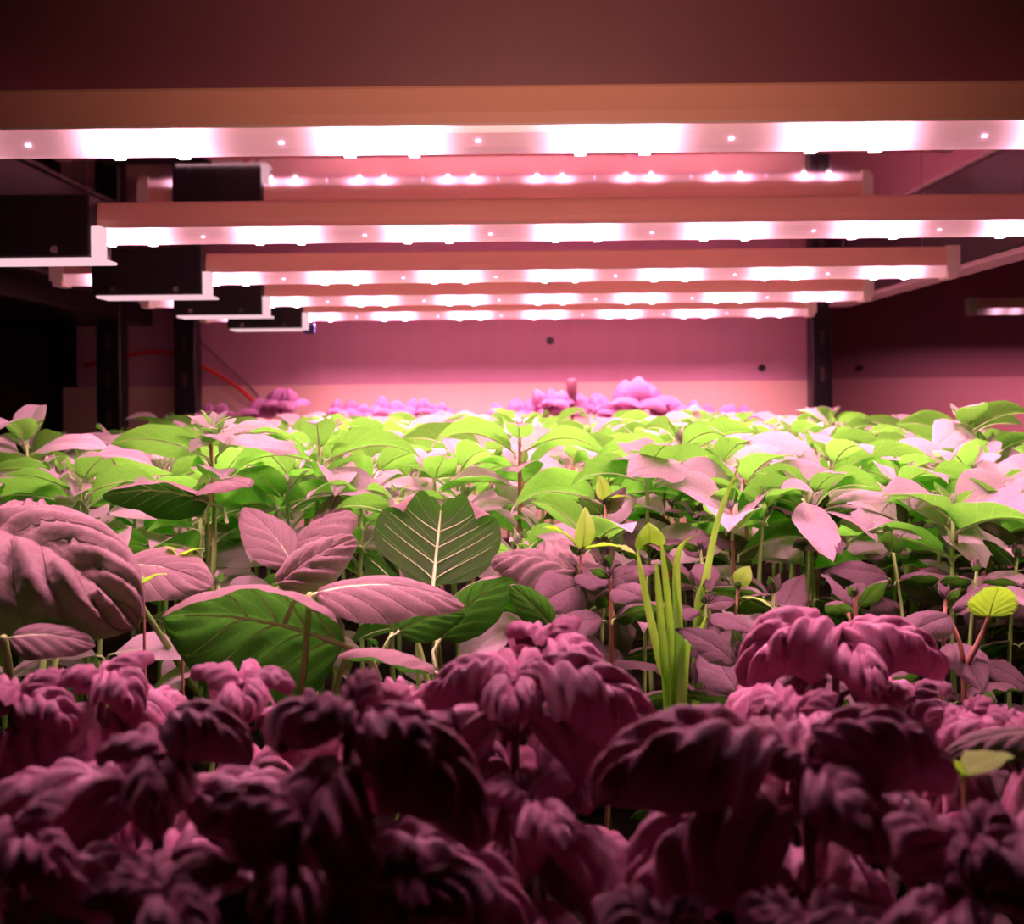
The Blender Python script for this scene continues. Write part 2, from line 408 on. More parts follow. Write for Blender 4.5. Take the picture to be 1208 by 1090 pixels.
tag(link('plug', MB().box(q-Vector((0.011, 0.008, 0.008)), q+Vector((0.011, 0.008, 0.012)), 0.002).mesh('plug', M['bluewire'])), 'small dark blue plug under the rearmost lamp box', 'plug')

# added fill light behind the camera, brightens the front beam and nearest housing
al = bpy.data.lights.new('fill_light', 'AREA'); al.shape = 'RECTANGLE'; al.size = 0.3; al.size_y = 0.1; al.spread = math.radians(40)
al.energy = 0.28; al.color = (1.0, 0.48, 0.36)
ao = bpy.data.objects.new('fill_light', al); C.objects.link(ao)
ao.location = (0.02, -0.35, 1.64)
ao.rotation_euler = (Vector((0.02, 0.65, 1.65)) - Vector(ao.location)).to_track_quat('-Z', 'Y').to_euler()

# ------------------------------------------------------------------ tray
tray = thing('growing_tray', 'black growing tray of dark peat under all the plants', 'tray', (0, 1.0, TRAY-0.042))
mb = MB(); z0, z1 = TRAY-0.042, TRAY+0.012
for a, b in (((-0.675, 0.0, z0), (-0.665, 2.0, z1)), ((0.665, 0.0, z0), (0.675, 2.0, z1)), ((-0.665, 0.0, z0), (0.665, 0.01, z1)), ((-0.665, 1.99, z0), (0.665, 2.0, z1)), ((-0.665, 0.01, z0), (0.665, 1.99, z0+0.004))):
    mb.box(a, b)
part('tray_shell', mb, M['tray'], tray, org=(0, 1.0, TRAY-0.042))
rng = np.random.default_rng(4)
nx, ny = 80, 120
xs = np.linspace(-0.664, 0.664, nx); ys = np.linspace(0.011, 1.989, ny)
vs = [(x, y, TRAY-0.004+0.006*rng.random()) for y in ys for x in xs]
fs = [(j*nx+i, j*nx+i+1, (j+1)*nx+i+1, (j+1)*nx+i) for j in range(ny-1) for i in range(nx-1)]
o = part('peat', MB().add(vs, fs), M['soil'], tray, True, org=(0, 1.0, TRAY-0.042)); o['kind'] = 'stuff'

# ------------------------------------------------------------------ leaves
def width_profile(v, a, b, tip=0.0):
    wv = np.sin(np.pi * np.clip(v, 0, 1)**a)
    wv = np.clip(wv, 0, 1)**b
    if tip: wv = wv * (1 - tip * np.clip((v-0.55)/0.45, 0, 1)**1.5)
    return wv
def leaf_mesh(name, mats, W=0.5, a=0.75, b=0.75, tip=0.0, lift=0.3, droop=0.9, dp=1.3, fold=0.15, cup=0.2, pucker=0.05,
              nveins=6, slant=0.42, serr=0.0, nser=12, wave=0.02, notch=0.0, blunt=0.0, nu=16, nv=22, petiole=0.12, rib=0.012, seed=0, twist=0.0, side=0.0, irr=0.0):
    """unit-long leaf: base at the origin, blade along +X, upper face +Z; petiole behind the base, midrib below"""
    r = np.random.default_rng(seed)
    v = np.linspace(0, 1, nv+1); u = np.linspace(-1, 1, nu+1)
    th = lift - droop * v**dp
    ds = 1.0/nv
    cx = np.concatenate([[0], np.cumsum(np.cos((th[1:]+th[:-1])/2))*ds])
    cz = np.concatenate([[0], np.cumsum(np.sin((th[1:]+th[:-1])/2))*ds])
    wv = width_profile(v*(1-blunt), a, b, tip) * W/2
    ph = r.random(4)*6.28
    V, U = np.meshgrid(v, u, indexing='ij')
    A = np.abs(U)
    Wd = wv[:, None] * np.ones_like(U)
    if serr:
        saw = (V*nser) % 1.0
        Wd = Wd * (1 + serr*(saw-0.5)*A**4)
    y = Wd*U*(1-0.12*cup*A*A)
    shift = -notch*np.clip((V-0.5)/0.5, 0, 1)**1.5*np.clip(1-A/0.75, 0, 1)**1.5 - (0.2*V**6*np.clip((A-0.45)/0.55, 0, 1)**2.2 if blunt else 0)
    z = Wd*(fold*A) - cup*Wd*A*A
    t = (V - slant*A**0.8)*nveins
    if irr: t = t + irr*np.sin(V*6+ph[2]+np.sign(U)*1.3)*np.sqrt(A)
    bul = np.abs(np.sin(np.pi*t))**0.6
    bul = bul*np.clip(A*5, 0, 1)*(1-A**6)*np.clip(Wd/(W*0.22), 0, 1)
    z = z + pucker*W*bul
    z = z + wave*np.sin(V*11+ph[0]+U*2.0)*A**2 + wave*0.5*np.sin(V*23+ph[1]-U*3)*A**3
    z = z + 0.012*r.standard_normal(z.shape)*pucker*3
    tw = twist*V
    y2 = y*np.cos(tw) - z*np.sin(tw); z2 = y*np.sin(tw) + z*np.cos(tw)
    y2 = y2 + side*V*V
    nxv, nzv = -np.sin(th), np.cos(th)
    X = cx[:, None] + shift*0 + nxv[:, None]*z2 + shift
    Z = cz[:, None] + nzv[:, None]*z2
    mb = MB()
    n1 = nu+1
    pts = np.stack([X, y2, Z], -1).reshape(-1, 3)
    fs = [(i*n1+j, (i+1)*n1+j, (i+1)*n1+j+1, i*n1+j+1) for i in range(nv) for j in range(nu)]
    mb.add(pts.tolist(), fs, 0, np.stack([(U+1)/2, V], -1).reshape(-1, 2).tolist())
    if rib > 0:
        m = nu//2
        k = [i for i in range(0, int(nv*0.92)+1, 2)]
        cen = [Vector((X[i, m]+0.0, y2[i, m], Z[i, m])) - Vector((nxv[i], 0, nzv[i]))*rib*(0.45 + 9*max(0, pucker-0.05)) for i in k]
        rad = [rib*(1-0.85*(i/nv)) for i in k]
        d0 = Vector((math.cos(lift), 0, math.sin(lift)))
        pre = [cen[0]-Vector((math.cos(lift+0.5), 0, math.sin(lift+0.5)))*petiole, cen[0]-d0*petiole*0.5]
        mb.tube(pre+cen, [rib*1.25, rib*1.1]+rad, 5, 1)
    me = mb.mesh(name, mats, True)
    me['chord'] = float(math.hypot(cx[-1], cz[-1])); me['ca'] = float(math.atan2(cz[-1], cx[-1]))
    return me

def G(kind, k, **kw): return leaf_mesh(kind, **kw, seed=k)
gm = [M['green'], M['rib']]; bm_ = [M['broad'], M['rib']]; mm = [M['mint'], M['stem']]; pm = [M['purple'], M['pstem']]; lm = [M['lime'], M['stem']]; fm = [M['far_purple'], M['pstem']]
green = []
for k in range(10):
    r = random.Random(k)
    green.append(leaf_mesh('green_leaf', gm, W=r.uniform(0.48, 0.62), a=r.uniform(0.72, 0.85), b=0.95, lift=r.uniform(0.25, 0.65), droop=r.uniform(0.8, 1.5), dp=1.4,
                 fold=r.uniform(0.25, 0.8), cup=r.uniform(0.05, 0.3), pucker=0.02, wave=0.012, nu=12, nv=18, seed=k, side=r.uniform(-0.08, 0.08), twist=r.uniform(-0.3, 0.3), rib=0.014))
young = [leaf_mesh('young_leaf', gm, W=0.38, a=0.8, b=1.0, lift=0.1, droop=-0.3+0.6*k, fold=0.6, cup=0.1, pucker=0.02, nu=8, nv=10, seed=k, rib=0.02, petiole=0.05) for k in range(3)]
mint = []
for k in range(7):
    r = random.Random(50+k)
    mint.append(leaf_mesh('crinkled_leaf', mm, W=r.uniform(0.5, 0.62), a=0.72, b=0.95, lift=r.uniform(0.1, 0.6), droop=r.uniform(0.5, 1.2), fold=0.1, cup=r.uniform(0.2, 0.4), pucker=0.09,
                nveins=8, slant=0.45, serr=0.1, nser=14, wave=0.02, nu=16, nv=28, seed=k, twist=r.uniform(-0.3, 0.3), rib=0.013))
purple = []
for k in range(9):
    r = random.Random(80+k)
    purple.append(leaf_mesh('purple_leaf', pm, W=r.uniform(0.62, 0.78), a=0.72, b=0.62, lift=r.uniform(0.45, 0.75), droop=r.uniform(2.0, 2.7), dp=1.1, fold=0.12, cup=r.uniform(0.7, 1.1), pucker=r.uniform(0.10, 0.15), irr=0.28,
                nveins=5, slant=0.38, wave=0.04, nu=26, nv=40, seed=k, twist=r.uniform(-0.25, 0.25), side=r.uniform(-0.1, 0.1), rib=0.018, petiole=0.1))
ptop = [leaf_mesh('young_leaf', pm, W=0.75, a=0.75, b=0.62, lift=0.6, droop=1.8+0.4*k, fold=0.3, cup=0.8, pucker=0.19, nveins=5, slant=0.38, irr=0.2, wave=0.05, nu=22, nv=30, seed=k, rib=0.02, petiole=0.05) for k in range(3)]
farp = [leaf_mesh('purple_leaf', fm, W=0.8, a=0.72, b=0.6, lift=0.6, droop=1.5+0.5*k, fold=0.1, cup=0.6, pucker=0.05, nu=14, nv=16, seed=k, rib=0.02) for k in range(3)]
lime = [leaf_mesh('lime_leaf', lm, W=0.5+0.1*k, a=0.75, b=0.8, lift=0.3, droop=0.9, fold=0.25, cup=0.15, pucker=0.03, serr=0.06, nser=10, nu=12, nv=18, seed=k, rib=0.018) for k in range(3)]

def put(me, parent, base, dirv, up=(0, 0, 1), size=0.06, name=None, org=None, sx=1.0):
    """a leaf whose blade starts at base and whose length runs along dirv; up is where its upper face looks"""
    x = Vector(dirv).normalized(); z = Vector(up); z = (z - x*z.dot(x))
    if z.length < 1e-4: z = Vector((0, -1, 0.01)); z = z - x*z.dot(x)
    z.normalize(); y = z.cross(x)
    R = Matrix((x, y, z)).transposed()
    o = link(name or me.name.split('.')[0], me, parent)
    o.location = Vector(base) - (parent.location if parent else Vector())
    o.rotation_euler = R.to_euler()
    o.scale = (size, size*sx, size)
    return o
def span(me, parent, a, b, up=(0, 0, 1), name=None, sx=1.0):
    """a leaf stretched from base a to tip b, both world points"""
    a, b = Vector(a), Vector(b); c = b-a; L = c.length/me['chord']; x = c.normalized()
    z = Vector(up); z = (z-x*z.dot(x)).normalized(); ca = me['ca']
    # turn so that the chord, not the first tangent frame, lies on a-b
    x2 = x*math.cos(ca) - z*math.sin(ca); z2 = x*math.sin(ca) + z*math.cos(ca)
    return put(me, parent, a, x2, z2, L, name, sx=sx)

STEMS = {}
def stem(parent, top, r, m, bend=0.01, seed=0, name='stem', start=None):
    rr = random.Random(seed)
    b = parent.location.copy() if start is None else Vector(start); t = Vector(top)
    ph = rr.random()*6.28; pts = []
    for i in range(9):
        f = i/8
        p = b.lerp(t, f) + Vector((math.cos(ph), math.sin(ph), 0))*bend*math.sin(math.pi*f)
        pts.append(p - parent.location)
    return link(name, MB().tube(pts, [r*(1.15-0.45*i/8) for i in range(9)], 7).mesh(name, M[m], True), parent)
bud_cache = {}
def bud(parent, at, size, mats, seed=0):
    k = seed % 3
    key = (mats[0].name, k)
    if key not in bud_cache:
        rr = random.Random(k); mb = MB()
        for i in range(9):
            a = i*2.4; el = 0.5+0.9*rr.random()
            d_ = Vector((math.cos(a)*math.cos(el), math.sin(a)*math.cos(el), math.sin(el)))
            p0 = d_*0.1; L = 0.5+0.5*rr.random()
            s_ = d_.cross(Vector((0, 0, 1))).normalized()*0.16; n_ = s_.cross(d_).normalized()*0.1
            pts = [p0, p0+d_*L*0.5+s_+n_, p0+d_*L*0.5-s_+n_, p0+d_*L*0.5-n_, p0+d_*L+n_*0.5]
            mb.add(pts, [(0, 1, 2), (0, 3, 1), (0, 2, 3), (1, 4, 2), (1, 3, 4), (2, 4, 3)], 0, [(0.5, 0), (0.9, 0.5), (0.1, 0.5), (0.5, 0.5), (0.5, 1)])
        bud_cache[key] = mb.mesh('bud', mats, False)
    o = link('bud', bud_cache[key], parent); o.location = Vector(at)-parent.location; o.scale = (size,)*3
    return o

SM = {'green': 'stem', 'red': 'redstem'}
def dirv(yaw, el): return Vector((math.cos(yaw)*math.cos(el), math.sin(yaw)*math.cos(el), math.sin(el)))
def green_plant(top, label, group=None, size=0.075, yaw=0.0, pairs=4, seed=0, lean=0.0, stemmat='stem', name='leafy_seedling', elev=0.1, leaves=None, tops=young, budm=None, sr=0.0022, gap=0.016, extra=True):
    rr = random.Random(seed)
    leaves = leaves or green
    top = Vector(top)
    base = Vector((top.x + rr.uniform(-0.01, 0.01)+lean, top.y+rr.uniform(-0.01, 0.01), TRAY-0.002))
    base.x = max(-0.65, min(0.65, base.x)) if abs(top.x) < 0.66 else base.x
    base.y = min(1.97, base.y)
    t = thing(name, label, 'plant', base, group)
    stem(t, top, sr, stemmat, 0.006, seed)
    bud(t, top-Vector((0, 0, 0.003)), size*0.2, budm or gm, seed)
    for k in range(pairs):
        h = [0.002, 0.006, 0.016, 0.036, 0.062, 0.09][k]*gap/0.016
        s = [0.3, 0.75, 1.0, 0.95, 0.9, 0.8][k]*size
        y0 = yaw + k*math.pi/2 + rr.uniform(-0.25, 0.25)
        p = top.lerp(base, min(0.95, h/max(0.05, (top-base).length)))
        for sgn in (0, 1):
            yy = y0+sgn*math.pi+rr.uniform(-0.15, 0.15)
            el = [0.9, 0.35, 0.1, 0.0, -0.1, -0.15][k] + elev*rr.uniform(-1.5, 1.0)
            me = rr.choice(tops if k == 0 else leaves)
            d_ = dirv(yy, el)
            tilt = rr.choice((-0.6, -0.2, 0.45, 0.7, 0.9) if group else (-0.3, 0.4, 0.6, 0.8, 0.9)) if leaves is green else rr.choice((-0.6, -0.3, 0.2, 0.7, 1.0))     # most blades turn their upper face to the lamps deeper in the rack
            put(me, t, p + d_*s*0.1, d_, (rr.uniform(-.15, .15), tilt, 1), s*rr.uniform(0.85, 1.12))
    return t

def basil(top, label, size=0.06, yaw=0.0, pairs=3, seed=0, group=None, specs=None):
    """purple basil: domed, quilted, drooping leaves in crossed pairs"""
    rr = random.Random(seed+500); top = Vector(top); size *= 1.35; top.z -= size*0.22
    base = Vector((max(-0.64, min(0.64, top.x)), max(0.03, top.y+0.005), TRAY-0.002))
    t = thing('purple_basil', label, 'plant', base, group)
    stem(t, top, 0.0028, 'pstem', 0.004, seed)
    for k in range(pairs+2):
        h = [0.0, 0.004, 0.016, 0.042, 0.075, 0.11][k]; s = [0.36, 0.58, 1.0, 1.0, 0.95, 0.8][k]*size
        p = top.lerp(base, min(0.95, h/max(0.05, (top-base).length)))
        for sgn in (0, 1):
            yy = yaw + k*math.pi/2 + sgn*math.pi + rr.uniform(-0.2, 0.2)
            d_ = dirv(yy, [0.5, 0.15, 0.0, -0.1, -0.2, -0.2][k]+rr.uniform(-0.12, 0.12))
            me = rr.choice(ptop if k <= 1 else purple)
            put(me, t, p+d_*s*0.08, d_, (rr.uniform(-.12, .12), rr.uniform(-.12, .12), 1), s*rr.uniform(0.9, 1.1))
    return t

# --- foreground purple basil
R_ = math.radians
for px, py, d, s, yaw, pr_, sd, lab in [
    (950, 856, 0.335, 0.060, 20, 3, 1, 'largest purple basil at the right front, a blurred ribbed leaf hanging in its middle'),
    (1150, 955, 0.285, 0.050, 50, 3, 2, 'purple basil at the bottom right corner, mostly in shadow'),
    (985, 740, 0.510, 0.060, 5, 1, 3, 'purple basil standing like an umbrella on a thin dark stem before the gap'),
    (935, 812, 0.435, 0.056, 15, 2, 4, 'purple basil between the umbrella-shaped one and the largest right front one'),
    (1140, 822, 0.470, 0.046, 40, 3, 5, 'cluster of small purple basil leaves at the right edge behind the bottom right plant'),
    (1195, 838, 0.430, 0.046, 80, 2, 6, 'purple basil cut by the right edge beside the long pale leaf'),
    (640, 728, 0.500, 0.056, 30, 2, 7, 'purple basil at centre, topmost of the centre clump'),
    (605, 770, 0.430, 0.058, 0, 3, 8, 'purple basil at centre with a tight puckered crown and two wide side leaves'),
    (410, 800, 0.330, 0.056, 70, 3, 9, 'tall blurred purple basil left of centre with folded hanging leaves'),
    (190, 850, 0.350, 0.056, 15, 3, 10, 'purple basil at left with two arched leaves, one to each side'),
    (120, 768, 0.450, 0.050, 40, 3, 11, 'purple basil with crinkled crown under the big pale leaf at the left edge'),
    (20, 790, 0.430, 0.054, 60, 2, 12, 'purple basil cut by the left edge, rim lit along its top'),
    (285, 778, 0.450, 0.054, 10, 2, 13, 'low purple basil between the left crown and the tall blurred one'),
    (345, 965, 0.290, 0.046, 10, 3, 14, 'purple basil low at the bottom left with a long pale-lit leaf'),
    (15, 950, 0.300, 0.046, 60, 3, 15, 'purple basil at the bottom left corner, almost black'),
    (625, 915, 0.380, 0.046, 20, 3, 16, 'shaded purple basil in the hollow at the bottom centre'),
    (480, 1010, 0.290, 0.046, 100, 3, 17, 'purple basil at the bottom, below the tall blurred one'),
    (790, 1065, 0.280, 0.042, 40, 2, 18, 'purple basil tips peeping in at the bottom edge right of centre'),
    (190, 1010, 0.270, 0.046, 30, 2, 19, 'black-shadowed purple basil at the bottom between the two left corner plants'),
    (490, 800, 0.440, 0.050, 35, 2, 20, 'small purple basil squeezed between the tall blurred one and the centre clump'),
    (1075, 800, 0.500, 0.046, 10, 2, 21, 'purple basil behind the right cluster, one arched leaf to the right'),
    (950, 1060, 0.270, 0.046, 10, 2, 22, 'lowest purple basil at the bottom, under the largest right front one'),
]:
    t = basil(P(px, py, d), lab, s, R_(yaw), pr_, sd)
    for a, b_, k in {3: [((980, 752, .51), (878, 812, .485), 1), ((990, 752, .51), (1108, 806, .49), 2)],
                     1: [((900, 885, .335), (704, 958, .31), 3), ((960, 872, .335), (1112, 935, .33), 0)],
                     8: [((640, 795, .42), (768, 892, .40), 4), ((590, 790, .43), (500, 835, .41), 5)],
                     9: [((440, 850, .33), (552, 1010, .31), 2)],
                     14: [((350, 975, .29), (232, 985, .28), 6)],
                     10: [((195, 865, .35), (292, 905, .335), 7)]}.get(sd, []):
        span(purple[k], t, P(*a), P(*b_), (0, -0.25, 1), sx=0.85)

# --- broad-leaved plants: each is a thing, its leaves laid where the photograph shows them
def broad_leaf_mesh(k, **kw):
    base = dict(W=0.72, a=0.72, b=0.6, lift=0.35, droop=0.9, dp=1.3, fold=0.05, cup=0.35, pucker=0.045, nveins=5, slant=0.5, wave=0.015, nu=26, nv=34, rib=0.016, seed=k, petiole=0.3)
    base.update(kw); return leaf_mesh('broad_leaf', bm_, **base)
BL4 = dict(W=0.85, cup=0.7, droop=0.7, lift=0.3, pucker=0.05)
BL = [broad_leaf_mesh(0), broad_leaf_mesh(1, cup=0.7, pucker=0.13, irr=0.2, droop=1.3, lift=0.6), broad_leaf_mesh(2, W=0.6, cup=0.5, pucker=0.04), 
      broad_leaf_mesh(3, W=0.85, cup=0.25, droop=0.5, lift=0.15), broad_leaf_mesh(4, **BL4)]
heart = leaf_mesh('heart_leaf', bm_, W=1.3, a=0.78, b=0.45, lift=0.1, droop=1.3, dp=7, fold=0.0, cup=0.25, pucker=0.03, nveins=4, slant=0.6, blunt=0.12, notch=0.17, wave=0.012, nu=30, nv=36, rib=0.022, seed=9, petiole=0.3)
def add_side_veins(o, me, nu, nv, n=4, r=0.007):
    vs = np.zeros(len(me.vertices)*3); me.vertices.foreach_get('co', vs); vs = vs.reshape(-1, 3)[:(nu+1)*(nv+1)].reshape(nv+1, nu+1, 3)
    m = nu//2; mb = MB()
    def at(v, u):
        fi = min(max(v, 0), 0.999)*nv; fj = (u+1)/2*nu; i = int(fi); j = min(int(fj), nu-1); a, b = fi-i, fj-j
        p = vs[i, j]*(1-a)*(1-b)+vs[i+1, j]*a*(1-b)+vs[i, j+1]*(1-a)*b+vs[i+1, j+1]*a*b
        return Vector(p)-Vector((0, 0, r*0.8))
    for k in range(n):
        v0 = 0.04+0.17*k
        for s in (-1, 1):
            pts = [at(v0+(0.36-0.02*k)*(i/7)**0.9, s*0.86*(i/7)) for i in range(8)]
            mb.tube(pts, [r*(1-0.8*i/7) for i in range(8)], 5)
    return link('side_veins', mb.mesh('side_veins', M['rib'], True), o)

def broad(label, rootpx, d, leaves, name='broad_leaf_plant'):
    b = P(rootpx, 700, d); root = Vector((max(-0.65, b.x), d, TRAY-0.002))
    t = thing(name, label, 'plant', root)
    crown = root+Vector((0, 0, 0.05))
    stem(t, crown, 0.005, 'stem', 0.002)
    for (me, a, b_, up, sx, veins) in leaves:
        A, B = P(*a), P(*b_)
        o = span(me, t, A, B, up, sx=sx)
        stem(t, A+(A-B).normalized()*0.004, 0.0026, 'stem', 0.008, name='petiole', start=crown)
        if veins:
            add_side_veins(o, me, 30 if me == heart else 26, 36 if me == heart else 34, 4)
    return t
broad('broad-leaved plant with an upright notched leaf glowing green at centre', 510, 0.72, [
    (heart, (510, 690, 0.72), (521, 578, 0.745), (0.0, 1.0, 0.25), 1.0, True),
    (BL[2], (480, 725, 0.70), (428, 655, 0.74), (0.1, 1.0, 0.5), 1.2, False),
    (BL[0], (520, 752, 0.66), (612, 678, 0.66), (-0.5, 1.0, 0.75), 1.0, True),
])
broad('broad-leaved plant with a dark veined leaf under a scalloped pale rim, left of centre', 330, 0.62, [
    (BL[4], (405, 760, 0.60), (190, 728, 0.575), (0.1, 0.9, 0.5), 1.25, True),
    (BL[2], (372, 700, 0.59), (546, 716, 0.60), (0.0, -0.35, 1), 0.85, False),
    (BL[1], (328, 690, 0.64), (421, 640, 0.66), (0.3, -0.8, 1), 0.9, False),
    (BL[0], (470, 745, 0.62), (548, 722, 0.62), (0.0, 1.0, 0.6), 1.0, False),
])
broad('broad-leaved plant with a huge ribbed pale leaf against the left edge', 30, 0.62, [
    (BL[1], (-12, 628, 0.60), (160, 742, 0.55), (0.25, -0.8, 1), 1.05, False),
    (BL[1], (60, 612, 0.68), (-14, 640, 0.60), (-0.1, 0.2, 1), 0.8, False),
    (BL[0], (12, 752, 0.52), (112, 762, 0.53), (0, -0.6, 1), 0.9, False),
    (BL[0], (85, 650, 0.66), (92, 590, 0.68), (0.2, 1.0, 0.5), 0.9, True),
])
broad('broad-leaved plant with two dark leaves facing each other behind the veined one', 350, 0.78, [
    (BL[0], (345, 668, 0.72), (285, 600, 0.74), (0.3, -0.5, 1), 1.0, False),
    (BL[1], (340, 665, 0.74), (422, 612, 0.76), (-0.3, -0.3, 1), 1.1, False),
    (BL[2], (380, 640, 0.80), (398, 580, 0.80), (0.1, -0.8, 0.6), 1.1, False),
])
broad('broad-leaved plant with a long dark green leaf on the left, seen from below', 240, 0.80, [
    (BL[2], (246, 592, 0.76), (120, 586, 0.74), (0.0, 0.75, 0.8), 1.0, True),
    (BL[0], (140, 668, 0.66), (250, 692, 0.64), (0.0, -0.7, 1), 1.0, False),
    (BL[0], (245, 580, 0.78), (290, 575, 0.74), (0.0, -0.2, 1), 1.2, False),
])
broad('broad-leaved plant with a brown-tinged leaf low behind the centre purple basil', 455, 0.55, [
    (BL[0], (512, 792, 0.53), (398, 775, 0.52), (0.0, 0.3, 1), 1.0, False),
])
broad('broad-leaved plant with rolled pale leaves right of the notched leaf', 620, 0.68, [
    (BL[1], (675, 680, 0.66), (578, 668, 0.66), (0.1, -0.4, 1), 0.85, False),
    (BL[0], (650, 740, 0.60), (600, 690, 0.60), (-0.4, 0.9, 0.6), 0.8, False),
    (BL[1], (640, 650, 0.72), (700, 690, 0.66), (0.1, -0.4, 1), 0.9, False),
])
broad('broad-leaved plant reaching in at the right edge with a long pale leaf', 1230, 0.40, [
    (BL[2], (1235, 868, 0.41), (1108, 896, 0.40), (0.0, -0.2, 1), 0.7, False),
])

# --- named seedlings of the middle canopy
def wide(lst): return [leaf_mesh('pale_leaf', gm, W=0.58, a=0.78, b=0.95, tip=0.2, lift=l, droop=dr, fold=0.05, cup=0.15, pucker=0.03, nveins=7, slant=0.45, serr=0.05, nser=14, nu=16, nv=24, seed=i, rib=0.011) for i, (l, dr) in enumerate(lst)]
pale = wide([(0.0, 0.3), (0.2, 0.7), (-0.1, 0.5)])
def hero(label, px, py, d, seed, size=0.072, yaw=0, pairs=4, extra=(), **kw):
    t = green_plant(P(px, py, d), label, None, size, R_(yaw), pairs, seed, **kw)
    for (me, a, b_, up) in extra: span(me, t, P(*a), P(*b_), up)
    return t
hero('seedling with a pink rosette bud on a red stem, left of the middle', 248, 516, 0.82, 3, 0.075, 25, 4, stemmat='redstem',
     extra=[(pale[1], (250, 512, 0.82), (222, 535, 0.79), (0, -0.6, 1)), (pale[0], (262, 512, 0.82), (356, 538, 0.78), (0, -0.1, 1))])
ros = bpy.data.objects['leafy_seedling']
for k in range(9):
    a_ = k*2.4; el_ = 0.25+0.1*k; d_ = dirv(a_, el_); p_ = P(250, 514, 0.82)+Vector((0, 0, 0.001*k))
    put(pale[k % 3], ros, p_+d_*0.004, d_, (0, -0.3, 1), 0.030-0.0018*k, 'rosette_leaf')
hero('seedling with a long arching green leaf on each side, right of the rosette bud', 376, 522, 0.85, 5, 0.085, 5, 4)
hero('tall seedling on a reddish stem right behind the notched leaf, two horizontal leaves', 612, 512, 0.90, 8, 0.085, 8, 3, stemmat='redstem')
hero('short seedling just left of the notched leaf with a green bud', 468, 585, 0.78, 11, 0.05, 40, 3)
hero('seedling with a long pale drooping leaf, above the scalloped leaf seedling at right', 955, 575, 0.78, 13, 0.066, 10, 3,
     extra=[(pale[0], (948, 592, 0.76), (982, 664, 0.71), (0.2, -1, 0.5)), (pale[1], (985, 612, 0.78), (1086, 636, 0.74), (0, -0.3, 1))])
hero('seedling with pale leaves spread like a star on the right', 1112, 590, 0.80, 17, 0.060, 30, 3,
     extra=[(pale[0], (1118, 612, 0.79), (1162, 672, 0.73), (0.1, -1, 0.5)), (pale[1], (1108, 590, 0.80), (1078, 602, 0.74), (0, -0.7, 1)), (pale[2], (1160, 612, 0.82), (1204, 580, 0.80), (0, -0.6, 1))])
hero('tallest seedling at the right edge, its pale top above the canopy line', 1138, 498, 1.05, 19, 0.075, 0, 3,
     extra=[(pale[1], (1140, 502, 1.05), (1098, 532, 1.0), (0, -0.8, 0.6)), (green[2], (1150, 505, 1.05), (1216, 488, 1.0), (0.1, 0.6, 1))])
hero('seedling with a round-tipped leaf pair between the star-shaped one and the grass', 1066, 556, 0.92, 23, 0.075, 15, 4)
hero('seedling with clustered thin stalks above the tall grass blade', 802, 520, 0.92, 29, 0.08, 20, 4)
hero('seedling at the left edge with a wide leaf at the canopy line', 30, 516, 0.95, 31, 0.08, 12, 4)
hero('seedling between the left edge and the rosette bud, its bud pale yellow', 95, 560, 0.80, 33, 0.07, 30, 4)
hero('seedling with a big dark-cored leaf pair just right of the tall reddish stem', 762, 545, 0.80, 37, 0.072, 10, 3,
     extra=[(pale[0], (800, 545, 0.80), (738, 562, 0.74), (0, -0.8, 1))])
hero('seedling with crossed leaves over the right side of the grass clump', 900, 590, 0.76, 41, 0.06, 60, 3)

# --- small crinkled herbs in the lower right
def herb(top, label, group=None, size=0.036, seed=0, pairs=4, lime_top=False):
    t = green_plant(top, label, group, size, random.Random(seed).random()*3, pairs, seed, leaves=mint, name='crinkled_herb', tops=lime if lime_top else mint, budm=mm, sr=0.0016, gap=0.03, elev=0.4, stemmat='redstem' if seed % 3 == 0 else 'stem')
    return t
t = herb(P(684, 650, 0.66), 'small herb with bright lime new leaves and a netted pale leaf below, right of centre', None, 0.040, 3, 2)
for a, b_, up in [((685, 648, 0.66), (689, 598, 0.665), (0.3, -1, 0)), ((690, 648, 0.66), (750, 655, 0.64), (0, 0.2, 1)), ((680, 645, 0.66), (640, 622, 0.67), (0, 0.4, 1))]:
    span(lime[0], t, P(*a), P(*b_), up)
span(mint[0], t, P(684, 690, 0.66), P(622, 722, 0.62), (0.2, -1, 0.7), sx=1.2)
span(mint[2], t, P(690, 690, 0.66), P(745, 700, 0.64), (0, -0.6, 1))
t = herb(P(712, 592, 0.74), 'little herb with three lime leaves on a bare stalk, behind the netted leaf', None, 0.04, 6, 2)
for a, b_, up in [((712, 590, 0.74), (706, 560, 0.74), (0.2, -1, 0)), ((714, 592, 0.74), (745, 588, 0.73), (0, 0.2, 1))]:
    span(lime[1], t, P(*a), P(*b_), up)
t = herb(P(765, 645, 0.70), 'small herb topped by one round lime leaf beside the grass clump', None, 0.034, 7, 2)
span(lime[2], t, P(765, 650, 0.70), P(764, 616, 0.69), (0, -1, 0.4), sx=1.3)
t = herb(P(870, 690, 0.66), 'small herb with lime tip on a red stalk right of the grass clump', None, 0.032, 9, 2)
span(lime[1], t, P(868, 690, 0.66), P(884, 668, 0.66), (0, -1, 0.4), sx=1.3)
span(lime[0], t, P(872, 705, 0.66), P(910, 718, 0.65), (0, 0.1, 1), sx=0.8)
rr = random.Random(12)
pts_used = []
